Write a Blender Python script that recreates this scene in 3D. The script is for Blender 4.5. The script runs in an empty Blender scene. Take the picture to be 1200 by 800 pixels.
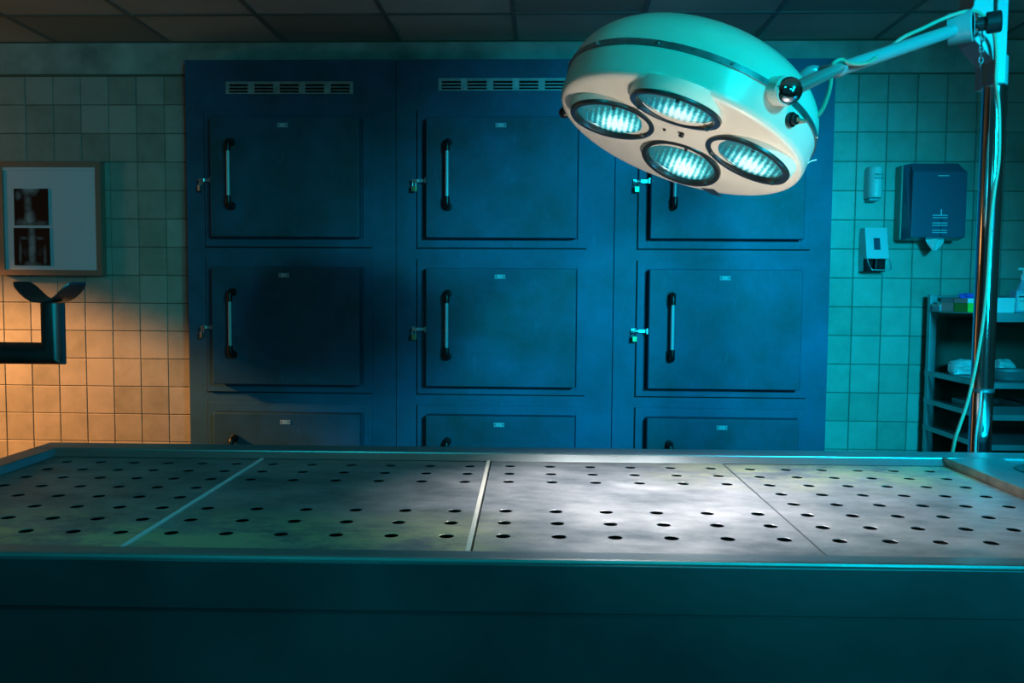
import bpy, bmesh, math, random
from mathutils import Vector, Matrix
random.seed(7)
C = bpy.context.scene.collection
SC = bpy.context.scene
pi = math.pi

# ------------------------------------------------------------------ camera
EYE = 1.45
FPX = 983.37
PITCH, YAW, ROLL = .0593, .0353, -.0072
def _cam_rows():
    c, s = math.cos(YAW), math.sin(YAW); A = Matrix(((c, s, 0), (-s, c, 0), (0, 0, 1)))
    c, s = math.cos(PITCH), math.sin(PITCH); B = Matrix(((1, 0, 0), (0, c, -s), (0, s, c)))
    c, s = math.cos(ROLL), math.sin(ROLL); D = Matrix(((c, 0, -s), (0, 1, 0), (s, 0, c)))
    return D @ B @ A
ROWS = _cam_rows()
cam_data = bpy.data.cameras.new('camera'); cam = bpy.data.objects.new('camera', cam_data); C.objects.link(cam)
cam_data.sensor_width = 36; cam_data.lens = FPX / 1200 * 36; cam_data.clip_start = .02
cam.matrix_world = Matrix.Translation((0, 0, EYE)) @ Matrix((ROWS[0], ROWS[2], -ROWS[1])).transposed().to_4x4()
SC.camera = cam

def ray(u, v):
    return ROWS.transposed() @ Vector(((u - 600) / FPX, 1, -(v - 400) / FPX))
def at(u, v, y):
    d = ray(u, v); p = d * (y / d.y); p.z += EYE; return p

# ------------------------------------------------------------------ world and lights
w = bpy.data.worlds.new('world'); SC.world = w; w.use_nodes = True
bg = w.node_tree.nodes['Background']; bg.inputs[0].default_value = (.004, .03, .04, 1); bg.inputs[1].default_value = .8
SC.view_settings.view_transform = 'Standard'; SC.view_settings.look = 'None'
SC.view_settings.gamma = 1; SC.view_settings.exposure = 0; SC.view_settings.use_curve_mapping = False

def light(name, kind, loc, target, energy, color, size=.3, size_y=None, cone=None, blend=.5, spread=None):
    d = bpy.data.lights.new(name, kind); o = bpy.data.objects.new(name, d); C.objects.link(o)
    d.energy = energy; d.color = color
    o.location = loc
    o.rotation_euler = (Vector(target) - Vector(loc)).to_track_quat('-Z', 'Y').to_euler()
    if kind == 'AREA':
        d.size = size
        if size_y: d.shape = 'RECTANGLE'; d.size_y = size_y
        if spread: d.spread = spread
    else:
        d.shadow_soft_size = size
    if kind == 'SPOT':
        d.spot_size = math.radians(cone); d.spot_blend = blend
    return o
CYAN = (.0, .62, 1.0)
light('key_lamp', 'SPOT', (1.75, -.20, 2.35), (.85, 4.3, 1.15), 1080, (.0, .66, 1.0), size=.26, cone=47, blend=1)
light('head_fill', 'SPOT', (1.7, -.5, 2.5), (.36, 1.95, 1.92), 200, (.0, .86, .90), size=.10, cone=26, blend=1)  # added cyan fill on the lamp head, no fixture behind it
light('left_lamp', 'SPOT', (.25, .25, 2.45), (-2.75, 4.45, 1.95), 120, (.01, .62, .76), size=.10, cone=31, blend=1)
light('front_fill', 'AREA', (.6, -.5, 1.9), (.5, 1.2, 1.0), 2.3, (.0, .75, .80), size=.5, size_y=.5)  # fixtureless soft fill added to lift the table apron
light('table_fill', 'SPOT', (-.9, .1, 2.6), (-.3, 1.8, 1.0), 42, (.0, .74, .82), size=.25, cone=72, blend=1)  # added cyan wash over the left plates, stands for no real source
light('sink_fill', 'SPOT', (2.6, 1.2, 2.4), (1.25, 1.9, 1.03), 120, (.0, .62, 1.0), size=.15, cone=36, blend=1)  # extra light put in to turn the sink deck cyan
light('ceiling_fill', 'AREA', (1.3, -.5, 1.6), (1.0, 3.6, 2.75), 16, (.0, .72, .9), size=.5)  # added uplight that brightens the ceiling, not an actual fitting
light('warm_lamp', 'SPOT', (-4.35, 3.55, 2.1), (-2.15, 4.45, .28), 760, (1.0, .40, .12), size=.14, cone=38, blend=.4)
light('warm_glow', 'POINT', (-4.2, 3.5, 1.9), (0, 0, 0), 8, (1.0, .42, .12), size=.2)
light('bounce_fill', 'SPOT', (.40, 1.66, 1.075), (.315, 1.95, 1.83), 16, (1.0, .86, .70), size=.02, cone=78, blend=.9)  # made-up warm spot above the plates, strengthens bounce on the lamp's underside

# ------------------------------------------------------------------ materials
def new_mat(name):
    m = bpy.data.materials.new(name); m.use_nodes = True
    nt = m.node_tree; return m, nt, nt.nodes['Principled BSDF']
def simple(name, col, rough=.5, metal=0., bump=0., bscale=60., var=0., vscale=3., coat=0., spec=.5, aniso=0.):
    m, nt, b = new_mat(name)
    b.inputs['Base Color'].default_value = (*col, 1); b.inputs['Roughness'].default_value = rough
    b.inputs['Metallic'].default_value = metal; b.inputs['Coat Weight'].default_value = coat
    b.inputs['Specular IOR Level'].default_value = spec
    tc = nt.nodes.new('ShaderNodeTexCoord')
    if var:
        n = nt.nodes.new('ShaderNodeTexNoise'); n.inputs['Scale'].default_value = vscale; n.inputs['Detail'].default_value = 6
        nt.links.new(tc.outputs['Object'], n.inputs['Vector'])
        r = nt.nodes.new('ShaderNodeValToRGB'); r.color_ramp.elements[0].position = .3; r.color_ramp.elements[1].position = .7
        r.color_ramp.elements[0].color = (*[c * (1 - var) for c in col], 1); r.color_ramp.elements[1].color = (*[min(1, c * (1 + var)) for c in col], 1)
        nt.links.new(n.outputs['Fac'], r.inputs['Fac']); nt.links.new(r.outputs['Color'], b.inputs['Base Color'])
    if bump:
        n = nt.nodes.new('ShaderNodeTexNoise'); n.inputs['Scale'].default_value = bscale; n.inputs['Detail'].default_value = 4
        nt.links.new(tc.outputs['Object'], n.inputs['Vector'])
        bm = nt.nodes.new('ShaderNodeBump'); bm.inputs['Strength'].default_value = bump; bm.inputs['Distance'].default_value = .002
        nt.links.new(n.outputs['Fac'], bm.inputs['Height']); nt.links.new(bm.outputs['Normal'], b.inputs['Normal'])
    return m

def mat_tile():
    m, nt, b = new_mat('cream_wall_tile')
    N, L = nt.nodes, nt.links
    oi = N.new('ShaderNodeObjectInfo'); geo = N.new('ShaderNodeNewGeometry')
    n = N.new('ShaderNodeTexNoise'); n.inputs['Scale'].default_value = 9; n.inputs['Detail'].default_value = 8; n.inputs['Roughness'].default_value = .6
    L.new(geo.outputs['Position'], n.inputs['Vector'])
    mx = N.new('ShaderNodeMath'); mx.operation = 'MULTIPLY_ADD'; mx.inputs[1].default_value = .35; L.new(oi.outputs['Random'], mx.inputs[0])
    sb = N.new('ShaderNodeMath'); sb.operation = 'MULTIPLY'; sb.inputs[1].default_value = .8; L.new(n.outputs['Fac'], sb.inputs[0]); L.new(sb.outputs[0], mx.inputs[2])
    r = N.new('ShaderNodeValToRGB'); e = r.color_ramp.elements
    e[0].position = .25; e[0].color = (.27, .27, .22, 1); e[1].position = .75; e[1].color = (.46, .44, .39, 1)
    L.new(mx.outputs[0], r.inputs['Fac']); L.new(r.outputs['Color'], b.inputs['Base Color'])
    b.inputs['Roughness'].default_value = .38
    n2 = N.new('ShaderNodeTexNoise'); n2.inputs['Scale'].default_value = 25; L.new(geo.outputs['Position'], n2.inputs['Vector'])
    bm = N.new('ShaderNodeBump'); bm.inputs['Strength'].default_value = .25; bm.inputs['Distance'].default_value = .003
    L.new(n2.outputs['Fac'], bm.inputs['Height']); L.new(bm.outputs['Normal'], b.inputs['Normal'])
    return m

def mat_blue(name='blue_cabinet_paint', ca=(.025, .085, .135), cb=(.035, .14, .26)):
    m, nt, b = new_mat(name)
    N, L = nt.nodes, nt.links
    geo = N.new('ShaderNodeNewGeometry')
    n = N.new('ShaderNodeTexNoise'); n.inputs['Scale'].default_value = 3.2; n.inputs['Detail'].default_value = 9; n.inputs['Roughness'].default_value = .65
    L.new(geo.outputs['Position'], n.inputs['Vector'])
    r = N.new('ShaderNodeValToRGB'); e = r.color_ramp.elements
    e[0].position = .32; e[0].color = (*ca, 1); e[1].position = .68; e[1].color = (*cb, 1)
    L.new(n.outputs['Fac'], r.inputs['Fac'])
    # faint rubbed streaks
    mp = N.new('ShaderNodeMapping'); mp.inputs['Scale'].default_value = (5, 5, 1.4); mp.inputs['Rotation'].default_value = (0, .25, 0)
    L.new(geo.outputs['Position'], mp.inputs['Vector'])
    n2 = N.new('ShaderNodeTexNoise'); n2.inputs['Scale'].default_value = 5; n2.inputs['Detail'].default_value = 12; n2.inputs['Roughness'].default_value = .75
    L.new(mp.outputs['Vector'], n2.inputs['Vector'])
    r2 = N.new('ShaderNodeValToRGB'); r2.color_ramp.elements[0].position = .60; r2.color_ramp.elements[1].position = .78
    L.new(n2.outputs['Fac'], r2.inputs['Fac'])
    ml = N.new('ShaderNodeMath'); ml.operation = 'MULTIPLY'; ml.inputs[1].default_value = .45; L.new(r2.outputs['Color'], ml.inputs[0])
    mi = N.new('ShaderNodeMix'); mi.data_type = 'RGBA'; L.new(ml.outputs[0], mi.inputs[0]); L.new(r.outputs['Color'], mi.inputs[6]); mi.inputs[7].default_value = (.08, .26, .45, 1)
    L.new(mi.outputs[2], b.inputs['Base Color'])
    b.inputs['Roughness'].default_value = .5; b.inputs['Specular IOR Level'].default_value = .35
    n3 = N.new('ShaderNodeTexNoise'); n3.inputs['Scale'].default_value = 220; L.new(geo.outputs['Position'], n3.inputs['Vector'])
    bm = N.new('ShaderNodeBump'); bm.inputs['Strength'].default_value = .2; bm.inputs['Distance'].default_value = .001
    L.new(n3.outputs['Fac'], bm.inputs['Height']); L.new(bm.outputs['Normal'], b.inputs['Normal'])
    return m

def mat_plate():
    m, nt, b = new_mat('worn_stainless_plate')
    N, L = nt.nodes, nt.links
    geo = N.new('ShaderNodeNewGeometry')
    def noise(sc, det, rot=0, stretch=(1, 1, 1), rough=.6):
        mp = N.new('ShaderNodeMapping'); mp.inputs['Scale'].default_value = stretch; mp.inputs['Rotation'].default_value = (0, 0, rot)
        L.new(geo.outputs['Position'], mp.inputs['Vector'])
        n = N.new('ShaderNodeTexNoise'); n.inputs['Scale'].default_value = sc; n.inputs['Detail'].default_value = det; n.inputs['Roughness'].default_value = rough
        L.new(mp.outputs['Vector'], n.inputs['Vector']); return n.outputs['Fac']
    def ramp(fac, a, bb, ca=(0, 0, 0), cb=(1, 1, 1)):
        r = N.new('ShaderNodeValToRGB'); r.color_ramp.elements[0].position = a; r.color_ramp.elements[1].position = bb
        r.color_ramp.elements[0].color = (*ca, 1); r.color_ramp.elements[1].color = (*cb, 1); L.new(fac, r.inputs['Fac']); return r.outputs['Color']
    def mix(fac, a, c):
        mi = N.new('ShaderNodeMix'); mi.data_type = 'RGBA'; L.new(fac, mi.inputs[0])
        for s, v in ((6, a), (7, c)):
            if isinstance(v, tuple): mi.inputs[s].default_value = (*v, 1)
            else: L.new(v, mi.inputs[s])
        return mi.outputs[2]
    base = ramp(noise(6, 12, .3, (1, 1.6, 1), .72), .35, .65, (.17, .20, .22), (.46, .47, .49))
    # chalky residue, mostly towards the long edges of the plates
    sx = N.new('ShaderNodeSeparateXYZ'); L.new(geo.outputs['Position'], sx.inputs[0])
    ed = N.new('ShaderNodeMath'); ed.operation = 'SUBTRACT'; L.new(sx.outputs['Y'], ed.inputs[0]); ed.inputs[1].default_value = 1.68
    ab = N.new('ShaderNodeMath'); ab.operation = 'ABSOLUTE'; L.new(ed.outputs[0], ab.inputs[0])
    mr = N.new('ShaderNodeMapRange'); mr.inputs[1].default_value = .08; mr.inputs[2].default_value = .24; L.new(ab.outputs[0], mr.inputs[0])
    def lin(a, b_):                      # 0..1 across world x from a to b_
        q = N.new('ShaderNodeMapRange'); q.inputs[1].default_value = a; q.inputs[2].default_value = b_; L.new(sx.outputs['X'], q.inputs[0]); return q.outputs[0]
    back = N.new('ShaderNodeMath'); back.operation = 'GREATER_THAN'; L.new(ed.outputs[0], back.inputs[0]); back.inputs[1].default_value = 0
    mxs = N.new('ShaderNodeMix'); mxs.data_type = 'FLOAT'; L.new(back.outputs[0], mxs.inputs[0]); L.new(lin(.0, -.15), mxs.inputs[2]); L.new(lin(.2, .5), mxs.inputs[3])
    mm = N.new('ShaderNodeMath'); mm.operation = 'MULTIPLY'; L.new(mr.outputs[0], mm.inputs[0]); L.new(mxs.outputs[0], mm.inputs[1])
    st = N.new('ShaderNodeMath'); st.operation = 'MULTIPLY'; L.new(mm.outputs[0], st.inputs[0]); L.new(ramp(noise(9, 12, 0, (.6, 1, 1), .75), .42, .56), st.inputs[1])
    col = mix(st.outputs[0], base, (.66, .66, .42))
    scr = ramp(noise(10, 12, .6, (.8, 5, 1), .85), .60, .70)
    sm = N.new('ShaderNodeMath'); sm.operation = 'MULTIPLY'; sm.inputs[1].default_value = .6; L.new(scr, sm.inputs[0])
    col = mix(sm.outputs[0], col, (.75, .76, .74))
    L.new(col, b.inputs['Base Color'])
    b.inputs['Metallic'].default_value = .5
    L.new(ramp(noise(8, 7), .3, .7, (.30, .30, .30), (.50, .50, .50)), b.inputs['Roughness'])
    bm = N.new('ShaderNodeBump'); bm.inputs['Strength'].default_value = .15; bm.inputs['Distance'].default_value = .003
    L.new(noise(30, 6, .2, (1, 3, 1)), bm.inputs['Height']); L.new(bm.outputs['Normal'], b.inputs['Normal'])
    return m

def mat_lens():
    m, nt, b = new_mat('glowing_lamp_lens')
    N, L = nt.nodes, nt.links
    tc = N.new('ShaderNodeTexCoord')
    # hot centre of the reflector behind the fluted glass
    ln = N.new('ShaderNodeVectorMath'); ln.operation = 'LENGTH'
    mp = N.new('ShaderNodeMapping'); mp.inputs['Scale'].default_value = (1 / .085, 1 / .10, 0); mp.inputs['Location'].default_value = (-.15, -.1, 0)
    L.new(tc.outputs['Object'], mp.inputs['Vector']); L.new(mp.outputs['Vector'], ln.inputs[0])
    n = N.new('ShaderNodeTexNoise'); n.inputs['Scale'].default_value = 90; n.inputs['Detail'].default_value = 8; n.inputs['Roughness'].default_value = .7; L.new(tc.outputs['Object'], n.inputs['Vector'])
    ad = N.new('ShaderNodeMath'); ad.operation = 'MULTIPLY_ADD'; ad.inputs[1].default_value = .7; L.new(n.outputs['Fac'], ad.inputs[0]); L.new(ln.outputs['Value'], ad.inputs[2])
    wv = N.new('ShaderNodeTexWave'); wv.inputs['Scale'].default_value = 24; wv.inputs['Distortion'].default_value = .7; wv.bands_direction = 'X'
    L.new(tc.outputs['Object'], wv.inputs['Vector'])
    a2 = N.new('ShaderNodeMath'); a2.operation = 'MULTIPLY_ADD'; a2.inputs[1].default_value = -.28; L.new(wv.outputs['Fac'], a2.inputs[0]); L.new(ad.outputs[0], a2.inputs[2])
    r = N.new('ShaderNodeValToRGB'); e = r.color_ramp.elements
    e[0].position = .46; e[0].color = (.80, 1.0, .97, 1); e[1].position = .98; e[1].color = (.0, .10, .13, 1)
    k = e.new(.66); k.color = (.12, .72, .74, 1); k = e.new(.84); k.color = (.0, .28, .33, 1)
    L.new(a2.outputs[0], r.inputs['Fac']); L.new(r.outputs['Color'], b.inputs['Emission Color']); b.inputs['Emission Strength'].default_value = 1.25
    b.inputs['Base Color'].default_value = (.05, .12, .12, 1); b.inputs['Roughness'].default_value = .08; b.inputs['Coat Weight'].default_value = 1
    bm = N.new('ShaderNodeBump'); bm.inputs['Strength'].default_value = .4; bm.inputs['Distance'].default_value = .002
    L.new(wv.outputs['Fac'], bm.inputs['Height']); L.new(bm.outputs['Normal'], b.inputs['Normal'])
    return m

def mat_xray(kind):
    m, nt, b = new_mat('xray_film_' + kind)
    N, L = nt.nodes, nt.links
    tc = N.new('ShaderNodeTexCoord'); sp = N.new('ShaderNodeSeparateXYZ'); L.new(tc.outputs['Object'], sp.inputs[0])
    def math_(op, a, c=None, clamp=False):
        q = N.new('ShaderNodeMath'); q.operation = op; q.use_clamp = clamp
        for i, v in ((0, a), (1, c)):
            if v is None: continue
            if isinstance(v, (int, float)): q.inputs[i].default_value = v
            else: L.new(v, q.inputs[i])
        return q.outputs[0]
    n = N.new('ShaderNodeTexNoise'); n.inputs['Scale'].default_value = 22; n.inputs['Detail'].default_value = 5; L.new(tc.outputs['Object'], n.inputs['Vector'])
    def blob(cx, cz, rx, rz, amp):
        dx = math_('DIVIDE', math_('SUBTRACT', sp.outputs['X'], cx), rx); dz = math_('DIVIDE', math_('SUBTRACT', sp.outputs['Z'], cz), rz)
        d = math_('SQRT', math_('ADD', math_('MULTIPLY', dx, dx), math_('MULTIPLY', dz, dz)))
        return math_('MULTIPLY', math_('SUBTRACT', 1.3, d, True), amp)
    if kind == 'skull_and_neck':
        blobs = [(-.005, .10, .055, .045, .9), (-.02, .02, .026, .07, .6), (-.01, -.06, .034, .05, .9), (.03, -.09, .07, .025, .5), (-.05, -.085, .04, .03, .6), (-.07, .06, .02, .03, .6)]
    else:
        blobs = [(0, .0, .022, .15, .9), (-.066, -.03, .012, .08, .6), (.07, -.05, .012, .06, .55), (0, -.10, .06, .03, .6), (-.045, .045, .035, .012, .45), (.045, .045, .035, .012, .45), (-.04, -.03, .03, .06, .22), (.045, -.03, .03, .06, .22)]
    acc = None
    for q in blobs:
        v = blob(*q); acc = v if acc is None else math_('MAXIMUM', acc, v)
    acc = math_('MULTIPLY', acc, math_('MULTIPLY', n.outputs['Fac'], 1.2), True)
    r = N.new('ShaderNodeValToRGB'); e = r.color_ramp.elements
    e[0].position = .1; e[0].color = (.004, .006, .008, 1); e[1].position = .85; e[1].color = (.50, .60, .66, 1)
    L.new(acc, r.inputs['Fac']); L.new(r.outputs['Color'], b.inputs['Base Color']); b.inputs['Roughness'].default_value = .3
    return m

M = dict(
    tile=mat_tile(), blue=mat_blue(), door=mat_blue('door_paint', (.02, .065, .085), (.03, .12, .22)), plate=mat_plate(), lens=mat_lens(),
    grout=simple('dark_grout', (.16, .14, .10), .9, bump=.5),
    upper=simple('painted_wall_band', (.40, .42, .38), .8, var=.35, vscale=6),
    floor=simple('floor_vinyl', (.10, .11, .11), .5, var=.3),
    sidewall=simple('side_wall_paint', (.20, .21, .19), .8),
    ceil=simple('ceiling_tile_board', (.44, .46, .42), .95, bump=.6, bscale=160, var=.15, vscale=2),
    ceil2=simple('ceiling_tile_board_darker', (.28, .30, .27), .95, bump=.6, bscale=160),
    rail=simple('ceiling_rail_metal', (.16, .17, .16), .5),
    steel=simple('brushed_stainless', (.36, .42, .44), .36, .75, bump=.08, bscale=90, var=.12, vscale=7),
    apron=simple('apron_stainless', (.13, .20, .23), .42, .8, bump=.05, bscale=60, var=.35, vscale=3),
    rust=simple('stained_steel_lip', (.42, .33, .26), .5, .6, var=.35, vscale=25),
    dsteel=simple('dull_steel', (.20, .23, .24), .38, .9, var=.2, vscale=9),
    ringm=simple('dark_reflector_ring', (.16, .20, .21), .28, .9), chrome=simple('polished_chrome', (.8, .82, .84), .10, 1),
    satin=simple('satin_chrome', (.72, .76, .78), .32, .9),
    armen=simple('darkened_arm_enamel', (.19, .21, .205), .32, 0, coat=.5), enamel=simple('cream_enamel', (.70, .68, .60), .28, 0, coat=.5, var=.08, vscale=8),  # arm copy of the cream enamel, darkened to offset strong light on it
    face=simple('warm_lit_enamel_face', (.86, .80, .70), .4, 0, coat=.2, var=.05, vscale=7),  # same enamel made paler, warm bounce light put into its colour
    band=simple('lamp_band_metal', (.20, .27, .30), .35, .8, var=.3, vscale=40), ventm=simple('galvanised_vent', (.42, .50, .50), .45, .3, var=.2, vscale=30),
    black=simple('black_plastic', (.008, .008, .009), .35),
    rubber=simple('black_gasket', (.006, .008, .010), .7),
    dark=simple('recess_shade_black', (.004, .005, .006), .9),  # near-black colour stands in for shade in basin, vent slots and hollows
    brass=simple('brass', (.62, .46, .22), .35, .9),
    cable=simple('cream_cable', (.36, .22, .15), .6),
    pink=simple('pink_hose', (.55, .36, .33), .5),
    sheet=simple('light_steel_sheet', (.62, .66, .68), .4, .25), label=simple('label_plate_grey', (.34, .42, .46), .5), ink=simple('label_light_letters', (.9, .92, .92), .6),
    inkd=simple('dark_print', (.03, .04, .08), .6), inkl=simple('pale_print', (.75, .78, .8), .5),
    frame=simple('viewer_frame_aluminium', (.36, .27, .21), .45, .4),
    viewer=simple('milky_viewer_panel', (.72, .76, .84), .55),
    towel=simple('smoky_blue_plastic', (.05, .11, .17), .22, coat=.3),
    towelback=simple('grey_dispenser_back', (.30, .33, .28), .5),
    white=simple('white_plastic', (.70, .72, .70), .4), paper=simple('tissue_paper', (.72, .74, .72), .9),
    bag=simple('milky_plastic_bag', (.72, .74, .74), .3, coat=.4),
    green=simple('green_carton', (.10, .55, .03), .6), carton=simple('white_carton', (.68, .70, .70), .6), bluec=simple('blue_plastic', (.05, .12, .60), .4),
    bottle=simple('pale_blue_bottle', (.30, .42, .52), .35), trolley=simple('trolley_stainless', (.36, .40, .42), .38, .75, var=.15, vscale=8),
    film1=mat_xray('skull_and_neck'), film2=mat_xray('chest'),
)

# ------------------------------------------------------------------ mesh helpers
class MB:
    def __init__(s): s.v = []; s.f = []; s.m = []
    def box(s, x0, x1, y0, y1, z0, z1, mi=0):
        b = len(s.v); s.v += [(x, y, z) for z in (z0, z1) for y in (y0, y1) for x in (x0, x1)]
        for f in ((0, 2, 3, 1), (4, 5, 7, 6), (0, 1, 5, 4), (2, 6, 7, 3), (0, 4, 6, 2), (1, 3, 7, 5)):
            s.f.append([b + i for i in f]); s.m.append(mi)
        return s
    def prism(s, pts, y0, y1, mi=0):      # polygon in x,z extruded along y (pts counter-clockwise seen from -y)
        b = len(s.v); n = len(pts)
        s.v += [(x, y0, z) for x, z in pts] + [(x, y1, z) for x, z in pts]
        s.f.append([b + i for i in range(n)]); s.f.append([b + n + i for i in reversed(range(n))]); s.m += [mi, mi]
        for i in range(n):
            j = (i + 1) % n; s.f.append([b + i, b + n + i, b + n + j, b + j]); s.m.append(mi)
        return s
    def lathe(s, prof, seg=32, mat=None, mi=0, mfun=None):   # profile (r,h) about local z
        mat = mat or Matrix(); b = len(s.v); n = len(prof)
        for k in range(seg):
            a = 2 * pi * k / seg
            for r, h in prof: s.v.append(tuple(mat @ Vector((r * math.cos(a), r * math.sin(a), h))))
        for k in range(seg):
            k2 = (k + 1) % seg
            for i in range(n - 1):
                s.f.append([b + k * n + i, b + k2 * n + i, b + k2 * n + i + 1, b + k * n + i + 1]); s.m.append(mfun(i) if mfun else mi)
        return s
    def cyl(s, p0, p1, r, seg=20, mi=0, bev=0.):
        p0, p1 = Vector(p0), Vector(p1); d = p1 - p0; L = d.length
        mat = Matrix.Translation(p0) @ d.to_track_quat('Z', 'Y').to_matrix().to_4x4()
        e = bev or r * .08
        return s.lathe([(0, 0), (r - e, 0), (r, e), (r, L - e), (r - e, L), (0, L)], seg, mat, mi)
    def tube(s, pts, r, seg=12, mi=0, smooth=True, n=6):
        P = [Vector(p) for p in pts]
        if smooth and len(P) > 2:
            Q = []
            for i in range(len(P) - 1):
                a = P[max(i - 1, 0)]; b_ = P[i]; c = P[i + 1]; d = P[min(i + 2, len(P) - 1)]
                for k in range(n):
                    t = k / n
                    Q.append(.5 * ((2 * b_) + (c - a) * t + (2 * a - 5 * b_ + 4 * c - d) * t * t + (3 * b_ - a - 3 * c + d) * t ** 3))
            Q.append(P[-1]); P = Q
        b = len(s.v); up = None
        for i, p in enumerate(P):
            t = (P[min(i + 1, len(P) - 1)] - P[max(i - 1, 0)]).normalized()
            if up is None:
                up = Vector((0, 0, 1)) if abs(t.z) < .9 else Vector((1, 0, 0))
            up = (up - t * up.dot(t)).normalized(); si = t.cross(up)
            for k in range(seg):
                a = 2 * pi * k / seg; s.v.append(tuple(p + up * (r * math.cos(a)) + si * (r * math.sin(a))))
        for i in range(len(P) - 1):
            for k in range(seg):
                k2 = (k + 1) % seg
                s.f.append([b + i * seg + k, b + (i + 1) * seg + k, b + (i + 1) * seg + k2, b + i * seg + k2]); s.m.append(mi)
        s.f.append([b + k for k in range(seg)]); s.m.append(mi)
        s.f.append([b + (len(P) - 1) * seg + k for k in reversed(range(seg))]); s.m.append(mi)
        return s
    def sphere(s, c, r, seg=20, mi=0, sc=(1, 1, 1)):
        prof = [(r * math.sin(t * pi / 12), -r * math.cos(t * pi / 12)) for t in range(13)]
        return s.lathe(prof, seg, Matrix.Translation(c) @ Matrix.Diagonal((*sc, 1)), mi)
    def text(s, body, size, mat, mi=0, depth=.0006, align='CENTER'):
        cu = bpy.data.curves.new('t', 'FONT'); cu.body = body; cu.size = size; cu.align_x = align; cu.align_y = 'CENTER'; cu.extrude = depth; cu.resolution_u = 3
        o = bpy.data.objects.new('t', cu); C.objects.link(o)
        dg = bpy.context.evaluated_depsgraph_get(); me = bpy.data.meshes.new_from_object(o.evaluated_get(dg))
        b = len(s.v); s.v += [tuple(mat @ v.co) for v in me.vertices]
        for p in me.polygons: s.f.append([b + i for i in p.vertices]); s.m.append(mi)
        bpy.data.objects.remove(o); bpy.data.curves.remove(cu); bpy.data.meshes.remove(me)
        return s
    def mesh(s, name, mats, off=(0, 0, 0), smooth=False, merge=True):
        me = bpy.data.meshes.new(name); ox, oy, oz = off
        me.from_pydata([(x - ox, y - oy, z - oz) for x, y, z in s.v], [], s.f)
        mats = mats if isinstance(mats, (list, tuple)) else [mats]
        for m in mats: me.materials.append(m)
        me.polygons.foreach_set('material_index', s.m)
        bm = bmesh.new(); bm.from_mesh(me)
        if merge: bmesh.ops.remove_doubles(bm, verts=bm.verts, dist=1e-5)
        bmesh.ops.recalc_face_normals(bm, faces=bm.faces)
        if smooth:
            for f in bm.faces: f.smooth = True
            for e in bm.edges:
                if len(e.link_faces) == 2 and e.calc_face_angle(0) > .6: e.smooth = False
        bm.to_mesh(me); bm.free(); me.update(); return me

def link(name, me, parent=None, loc=(0, 0, 0)):
    o = bpy.data.objects.new(name, me); C.objects.link(o); o.location = loc
    if parent: o.parent = parent
    return o
def part(name, mb, mats, parent=None, off=(0, 0, 0), smooth=False, bevel=0., loc=(0, 0, 0), label=None, merge=True):
    o = link(name, mb.mesh(name, mats, off, smooth, merge), parent, loc)
    if bevel:
        b = o.modifiers.new('bevel', 'BEVEL'); b.width = bevel; b.segments = 2; b.limit_method = 'ANGLE'
    if label: o['label'] = label
    return o
def thing(name, label, cat, loc=(0, 0, 0), rz=0, group=None):
    o = bpy.data.objects.new(name, None); C.objects.link(o); o.location = loc; o.rotation_euler.z = rz; o.empty_display_size = .1
    tag(o, label, cat, group); return o
def tag(o, label, cat, group=None):
    o['label'] = label; o['category'] = cat
    if group: o['group'] = group
    return o
def struct(name, mb, mats, **k):
    o = part(name, mb, mats, **k); o['kind'] = 'structure'; return o
def stuff(o): o['kind'] = 'stuff'; return o
FRONT = Matrix.Rotation(pi / 2, 4, 'X')        # text plane facing -y

# ------------------------------------------------------------------ the room
WY = 4.447; CH = 2.75
floor = struct('floor', MB().box(-4.6, 3.3, -1, WY + .15, -.1, 0), M['floor'])
wall = struct('wall_back', MB().box(-4.6, 3.3, WY, WY + .15, 0, CH + .1).box(-4.6, 3.3, WY - .004, WY, 2.583, CH - .005, 1), [M['grout'], M['upper']])
struct('wall_left', MB().box(-4.75, -4.6, -1, WY + .15, 0, CH + .1), M['sidewall'])
struct('wall_right', MB().box(3.3, 3.45, -1, WY + .15, 0, CH + .1), M['sidewall'])
struct('trim_1', MB().box(-4.6, 3.3, WY - .010, WY - .0045, 2.574, 2.584), M['grout'])
def tile_mb(x, z, mb=None):
    mb = mb or MB(); h = .0735; e = .0025; b = len(mb.v)
    for d, y in ((h, WY), (h, WY - .0055), (h - e, WY - .0080)):
        mb.v += [(x + sx * d, y, z + sz * d) for sx, sz in ((-1, -1), (1, -1), (1, 1), (-1, 1))]
    for r in (0, 4):
        for i in range(4):
            j = (i + 1) % 4; mb.f.append([b + r + i, b + r + j, b + r + 4 + j, b + r + 4 + i]); mb.m.append(0)
    mb.f.append([b + 8, b + 9, b + 10, b + 11]); mb.m.append(0)
    return mb
tm = tile_mb(0, 0)
tm.v = [(x, y - WY, z) for x, y, z in tm.v]
tile_mesh = tm.mesh('tile', M['tile'])
rest = MB()
for x0, z0, seen, unseen in ((-2.7589, 2.5735, range(-1, 6), range(-10, -1)), (1.6164, 2.583, range(-1, 6), range(6, 11))):
    for rows, cols, single in ((range(14), seen, True), (range(14, 17), seen, False), (range(17), unseen, False)):
        for i in cols:
            for j in rows:
                x, z = x0 + .15 * (i + .5), z0 - .15 * (j + .5)
                if single:
                    t = link('tile', tile_mesh, wall, (x, WY, z)); t.rotation_euler = (random.uniform(-.004, .004), 0, random.uniform(-.004, .004))
                else: tile_mb(x, z, rest)
stuff(part('tile_field', rest, M['tile'], wall, merge=False))

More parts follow.
